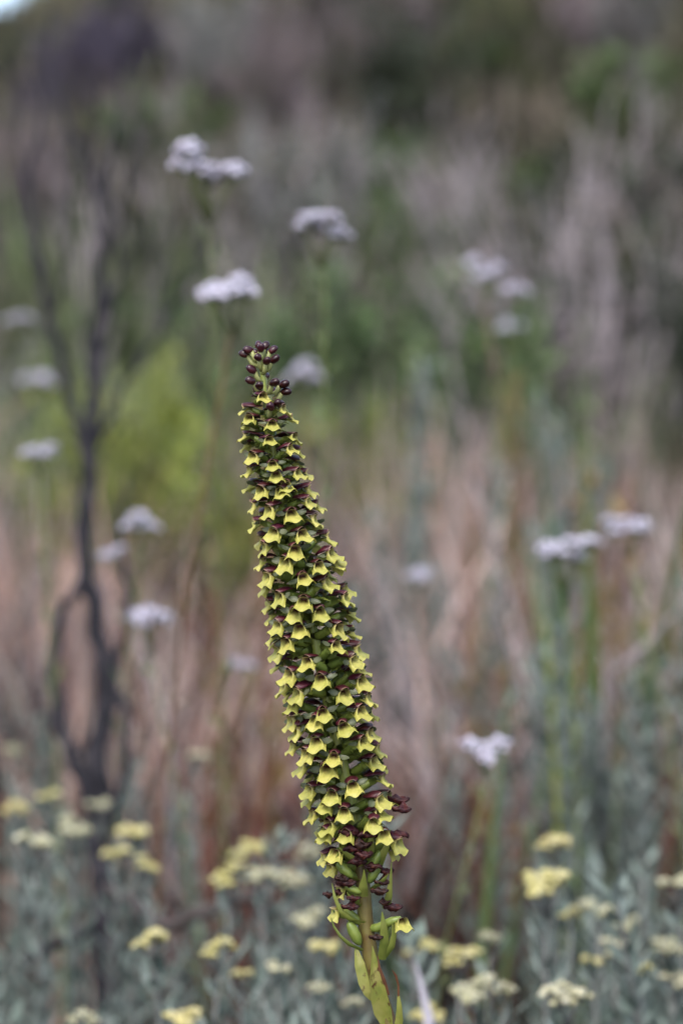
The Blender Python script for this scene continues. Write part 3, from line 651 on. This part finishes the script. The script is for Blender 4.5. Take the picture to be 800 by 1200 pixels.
# buds of the tip, opening flowers, then the full spiral
def add_bud(px, py, dy, k=1.0):
    a0 = S(ax_px(py + 16), py + 16); q = S(px, py, dy); d = (q - a0); o_ = Vector((d.x, d.y, d.z * .25 + .0006)).normalized()
    if o_.length < .1: o_ = Vector((0, -1, 0))
    rt = o_.cross(Vector((0, 0, 1))).normalized(); u_ = rt.cross(o_)
    o = obj('bud', rnd.choice(BUDS), spike); place(o, q, rt, o_, u_, (rnd.uniform(-.2, .3), 0, rnd.uniform(-.3, .3)), (k * 1.12, k * rnd.uniform(1.05, 1.25), k * 1.1))
    b = MB(); e_ = q - o_ * 1.2 * mm * k; b.tube([a0, a0.lerp(e_, .5) + Vector((d.x * .15, d.y * .15, -.0006)), e_], [.8 * mm, .95 * mm, .85 * mm], 7)
    obj('pedicel', b.mesh('pedicel', M['pedicel']), spike)
for px, py, dy in [(303, 404, .002), (311, 405, .001), (320, 410, 0), (291, 410, -.001), (286, 415, .001), (303, 419, -.004), (313, 423, -.004), (322, 421, -.002), (295, 433, -.003), (310, 412, .004), (298, 413, .003), (306, 408, -.002),
        (294, 446, -.004), (305, 452, -.007), (322, 448, -.006), (333, 450, -.003), (335, 459, -.002), (318, 476, -.009), (326, 472, -.007), (300, 455, .006), (318, 458, .007), (310, 440, .005)]:
    add_bud(px, py, dy, 1.0 if py > 425 else .92)
GA = 2.39996; k = 0; y = 466.0
while y < 985:
    th = k * GA + rnd.gauss(0, .16); yj = rnd.gauss(0, 3.0)
    if y < 500: add_flower(y + yj * .5, th, 'half' if rnd.random() < .45 else 'open'); y += 3.6
    elif y < 560: add_flower(y + yj, th, 'half' if rnd.random() < .15 else 'open'); y += 3.2
    else:
        if not (y > 950 and rnd.random() < .3): add_flower(y + yj, th, 'open', rnd.uniform(.92, 1.04))
        y += 2.75
    k += 1
# sparse lower part: single flowers, wilted ones and swollen ovaries
def wilted(px, py, dy, ang, s=1.0, w_=1.0):
    o = obj('wilted_flower', rnd.choice(WILT), spike); o.location = S(px, py, dy); o.rotation_euler = (rnd.uniform(-.2, .2), 0, ang - math.pi / 2) if False else (math.pi / 2 * 0, ang, math.pi / 2)
    o.scale = (s * w_, s, s * w_)
for px, py, dy, an, s in [(405, 1028, -.008, .05, 1.15), (444, 1038, -.008, .35, 1.0), (410, 1056, -.007, -.5, 1.0), (460, 1060, -.004, .2, 1.1), (440, 1093, -.006, .1, .8), (447, 1028, -.006, -.6, .9), (413, 985, -.011, .4, 1.1), (424, 980, -.012, -.7, 1.1), (402, 975, -.009, .2, 1), (465, 938, .0, .3, 1.4), (467, 975, -.003, .5, 1.1), (398, 1042, -.004, .3, .9), (418, 1000, -.01, -.9, 1.1), (408, 968, -.011, .8, 1.2), (470, 945, -.004, -.5, 1.1), (430, 968, -.012, .3, 1.1), (395, 1000, -.006, .6, .9), (437, 1008, -.009, .9, 1.0), (452, 1018, -.004, .2, .9), (400, 1022, -.009, -.3, .8), (414, 1046, -.008, .5, .8), (450, 1052, -.006, -.4, .7), (426, 992, -.012, .1, 1.0), (385, 1046, -.003, .7, .7)]:
    wilted(px, py, dy, an, s)
def lower_flower(px, py, dy, theta, s, pit=0, kind='open'):
    f = obj('flower', rnd.choice(LIPS), spike); out = Vector((math.sin(theta), -math.cos(theta), 0)); upv = Vector((0, 0, 1)); rt = out.cross(upv)
    place(f, S(px, py, dy), rt, out, upv, (pit, 0, 0), (s, s, s)); return f
for px, py, dy, th, s, pit, hood in [(387, 1060, -.004, -1.2, .95, -.35, 0), (472, 1066, -.010, .35, 1.0, .15, 0), (393, 1035, -.004, -1.1, .9, -.4, 1), (375, 996, -.004, -1.3, .9, -.2, 1), (391, 985, -.012, -.5, 1.0, .1, 0), (470, 978, -.005, 1.0, 1.15, -.15, 1), (450, 962, -.014, .3, 1.0, .1, 1), (404, 962, -.013, -.4, 1.0, .1, 1), (378, 968, -.006, -1.0, .95, 0, 1), (383, 1008, -.005, -1.0, .9, -.3, 1), (466, 992, -.002, 1.2, .9, -.3, 1), (437, 948, -.015, 0, 1.0, 0, 1), (388, 1012, .004, -1.5, .9, -.4, 0)]:
    f = lower_flower(px, py, dy, th, s, pit)
    a_, b_ = S(ax_px(py + 22), py + 22), f.matrix_basis @ Vector((0, -3.2 * mm, -.8 * mm)); ov = MB(); ov.tube([a_, a_.lerp(b_, .35) + Vector((0, 0, -.001)), a_.lerp(b_, .75), b_], [1.2 * mm, 1.7 * mm, 1.6 * mm, 1.0 * mm], 9)
    obj('ovary', ov.mesh('ovary', M['ovary']), spike)
    if hood:
        h = obj('hood', rnd.choice(HOODS), f); h.location = (0, -.25 * mm, .25 * mm)
def strip(name, pxs, widths, m, dys, side=Vector((1, 0, 0)), cup=.3):
    pts = [S(x, y, d) for (x, y), d in zip(pxs, dys)]
    fine, wf = [], []
    for i in range(len(pts) - 1):
        for k_ in range(4): fine.append(pts[i].lerp(pts[i + 1], k_ / 4)); wf.append((widths[i] * (1 - k_ / 4) + widths[i + 1] * k_ / 4) * PX)
    fine.append(pts[-1]); wf.append(widths[-1] * PX)
    return obj(name, blade_mesh(name, fine, wf, m, side, cup), spike)
strip('bract', [(424, 1046), (425, 1034), (426, 1022), (426, 1011)], [7, 5.5, 2.5, .4], M['bract'], [-.006, -.008, -.009, -.0095])
strip('bract', [(452, 1062), (455, 1045), (457, 1025), (458, 1004)], [5, 4, 1.8, .4], M['bract'], [-.004, -.006, -.007, -.007])
strip('bract', [(447, 1122), (450, 1098), (449, 1080), (447, 1062)], [5, 5.5, 4, .5], M['bract'], [-.003, -.006, -.007, -.007])
strip('bract', [(450, 1118), (458, 1105), (461, 1090), (459, 1072)], [4, 4, 3, .5], M['bract'], [-.003, -.005, -.006, -.007])
strip('bract', [(427, 1078), (411, 1073), (399, 1062), (392, 1045), (389, 1030)], [3, 3.2, 2.6, 1.8, .4], M['bract'], [-.004, -.006, -.007, -.007, -.006])
strip('bract', [(424, 1111), (410, 1103), (399, 1092), (391, 1080), (388, 1070)], [2.6, 2.6, 1.8, 1.2, .3], M['bract'], [-.003, -.005, -.006, -.006, -.006])
strip('bract', [(424, 1008), (412, 998), (403, 990), (397, 984)], [5, 4, 2.5, .5], M['bract'], [-.008, -.01, -.011, -.011])
strip('bract', [(430, 998), (433, 985), (434, 975), (434, 964)], [6, 5, 3, .4], M['bract'], [-.009, -.011, -.012, -.012])
strip('bract', [(442, 1010), (447, 996), (452, 985), (456, 975)], [6, 5, 3.5, 1], M['bract'], [-.006, -.009, -.01, -.01])
for bx, by, ang, L_ in [(418, 1030, -.9, 24), (436, 1040, .8, 26), (420, 1060, -.7, 22), (432, 1020, .5, 24), (426, 1002, -.3, 26), (440, 985, .9, 22), (410, 990, -1.0, 22)]:
    strip('bract', [(bx + math.sin(ang) * L_ * t_, by - math.cos(ang) * L_ * t_ - 6 * t_ * t_) for t_ in (0, .35, .7, 1)], [4, 4.4, 2.4, .3], M['bract'], [-.003, -.006, -.008, -.009])
strip('sheath', [(417, 1109), (421, 1125), (426, 1145), (430, 1158), (434, 1167)], [2, 6, 6.5, 4, .6], M['sheath'], [-.003, -.005, -.006, -.006, -.005])
sh = strip('sheath', [(456, 1204), (448, 1180), (443, 1160), (440, 1138), (438, 1120), (436, 1104)], [5, 10.5, 10, 7, 3.5, .4], M['sheath'], [-.0022, -.0036, -.0045, -.0050, -.005, -.0048], cup=-.5)
strip('dry_edge', [(455, 1160), (449, 1142), (444, 1128), (442, 1115)], [1.2, 2.2, 1.4, .3], M['brown_tip'], [-.0058, -.0062, -.006, -.0055])
strip('sheath', [(463, 1215), (467, 1190), (467, 1172), (466, 1160)], [5, 4.6, 3, 1.4], M['sheath'], [-.004, -.006, -.007, -.007])
strip('dry_tip', [(466, 1161), (466, 1148), (463, 1136), (458, 1128)], [1.3, 1.1, 1.5, .2], M['brown_tip'], [-.007, -.007, -.0075, -.008])
def plump(px, py, dy, ang, l, w_):
    b = MB(); b.ball(Vector((0, 0, 0)), (w_ * PX, w_ * PX, l * PX), 12, 9)
    for v in b.v: an = math.atan2(v.y, v.x); q_ = 1 + .08 * math.cos(4 * an); v.x *= q_; v.y *= q_
    o = obj('seed_pod', b.mesh('seed_pod', M['ovary']), spike); o.location = S(px, py, dy); o.rotation_euler = (0, ang, 0)
plump(415, 1090, -.004, -.45, 16, 6.5); plump(404, 1014, -.007, -.8, 13, 6); plump(438, 1018, -.006, .5, 14, 5.5); plump(413, 1036, -.007, -1.1, 11, 4.5)
plump(452, 1098, .001, .35, 14, 4.5); plump(398, 1068, -.003, -1.0, 9, 4); plump(440, 1000, -.008, .5, 12, 5)
for th, hh in ((-2.2, .16), (1.1, .2), (2.6, .13)):        # sheathing leaves low on the stem
    pp = [Vector((math.sin(th) * (.003 + .05 * (i / 6) ** 1.6), -math.cos(th) * (.003 + .05 * (i / 6) ** 1.6), .01 + hh * i / 6)) for i in range(7)]
    obj('leaf', blade_mesh('leaf', pp, [.004, .007, .009, .009, .007, .004, .0003], M['bract'], Vector((math.cos(th), math.sin(th), 0)), .3), spike)
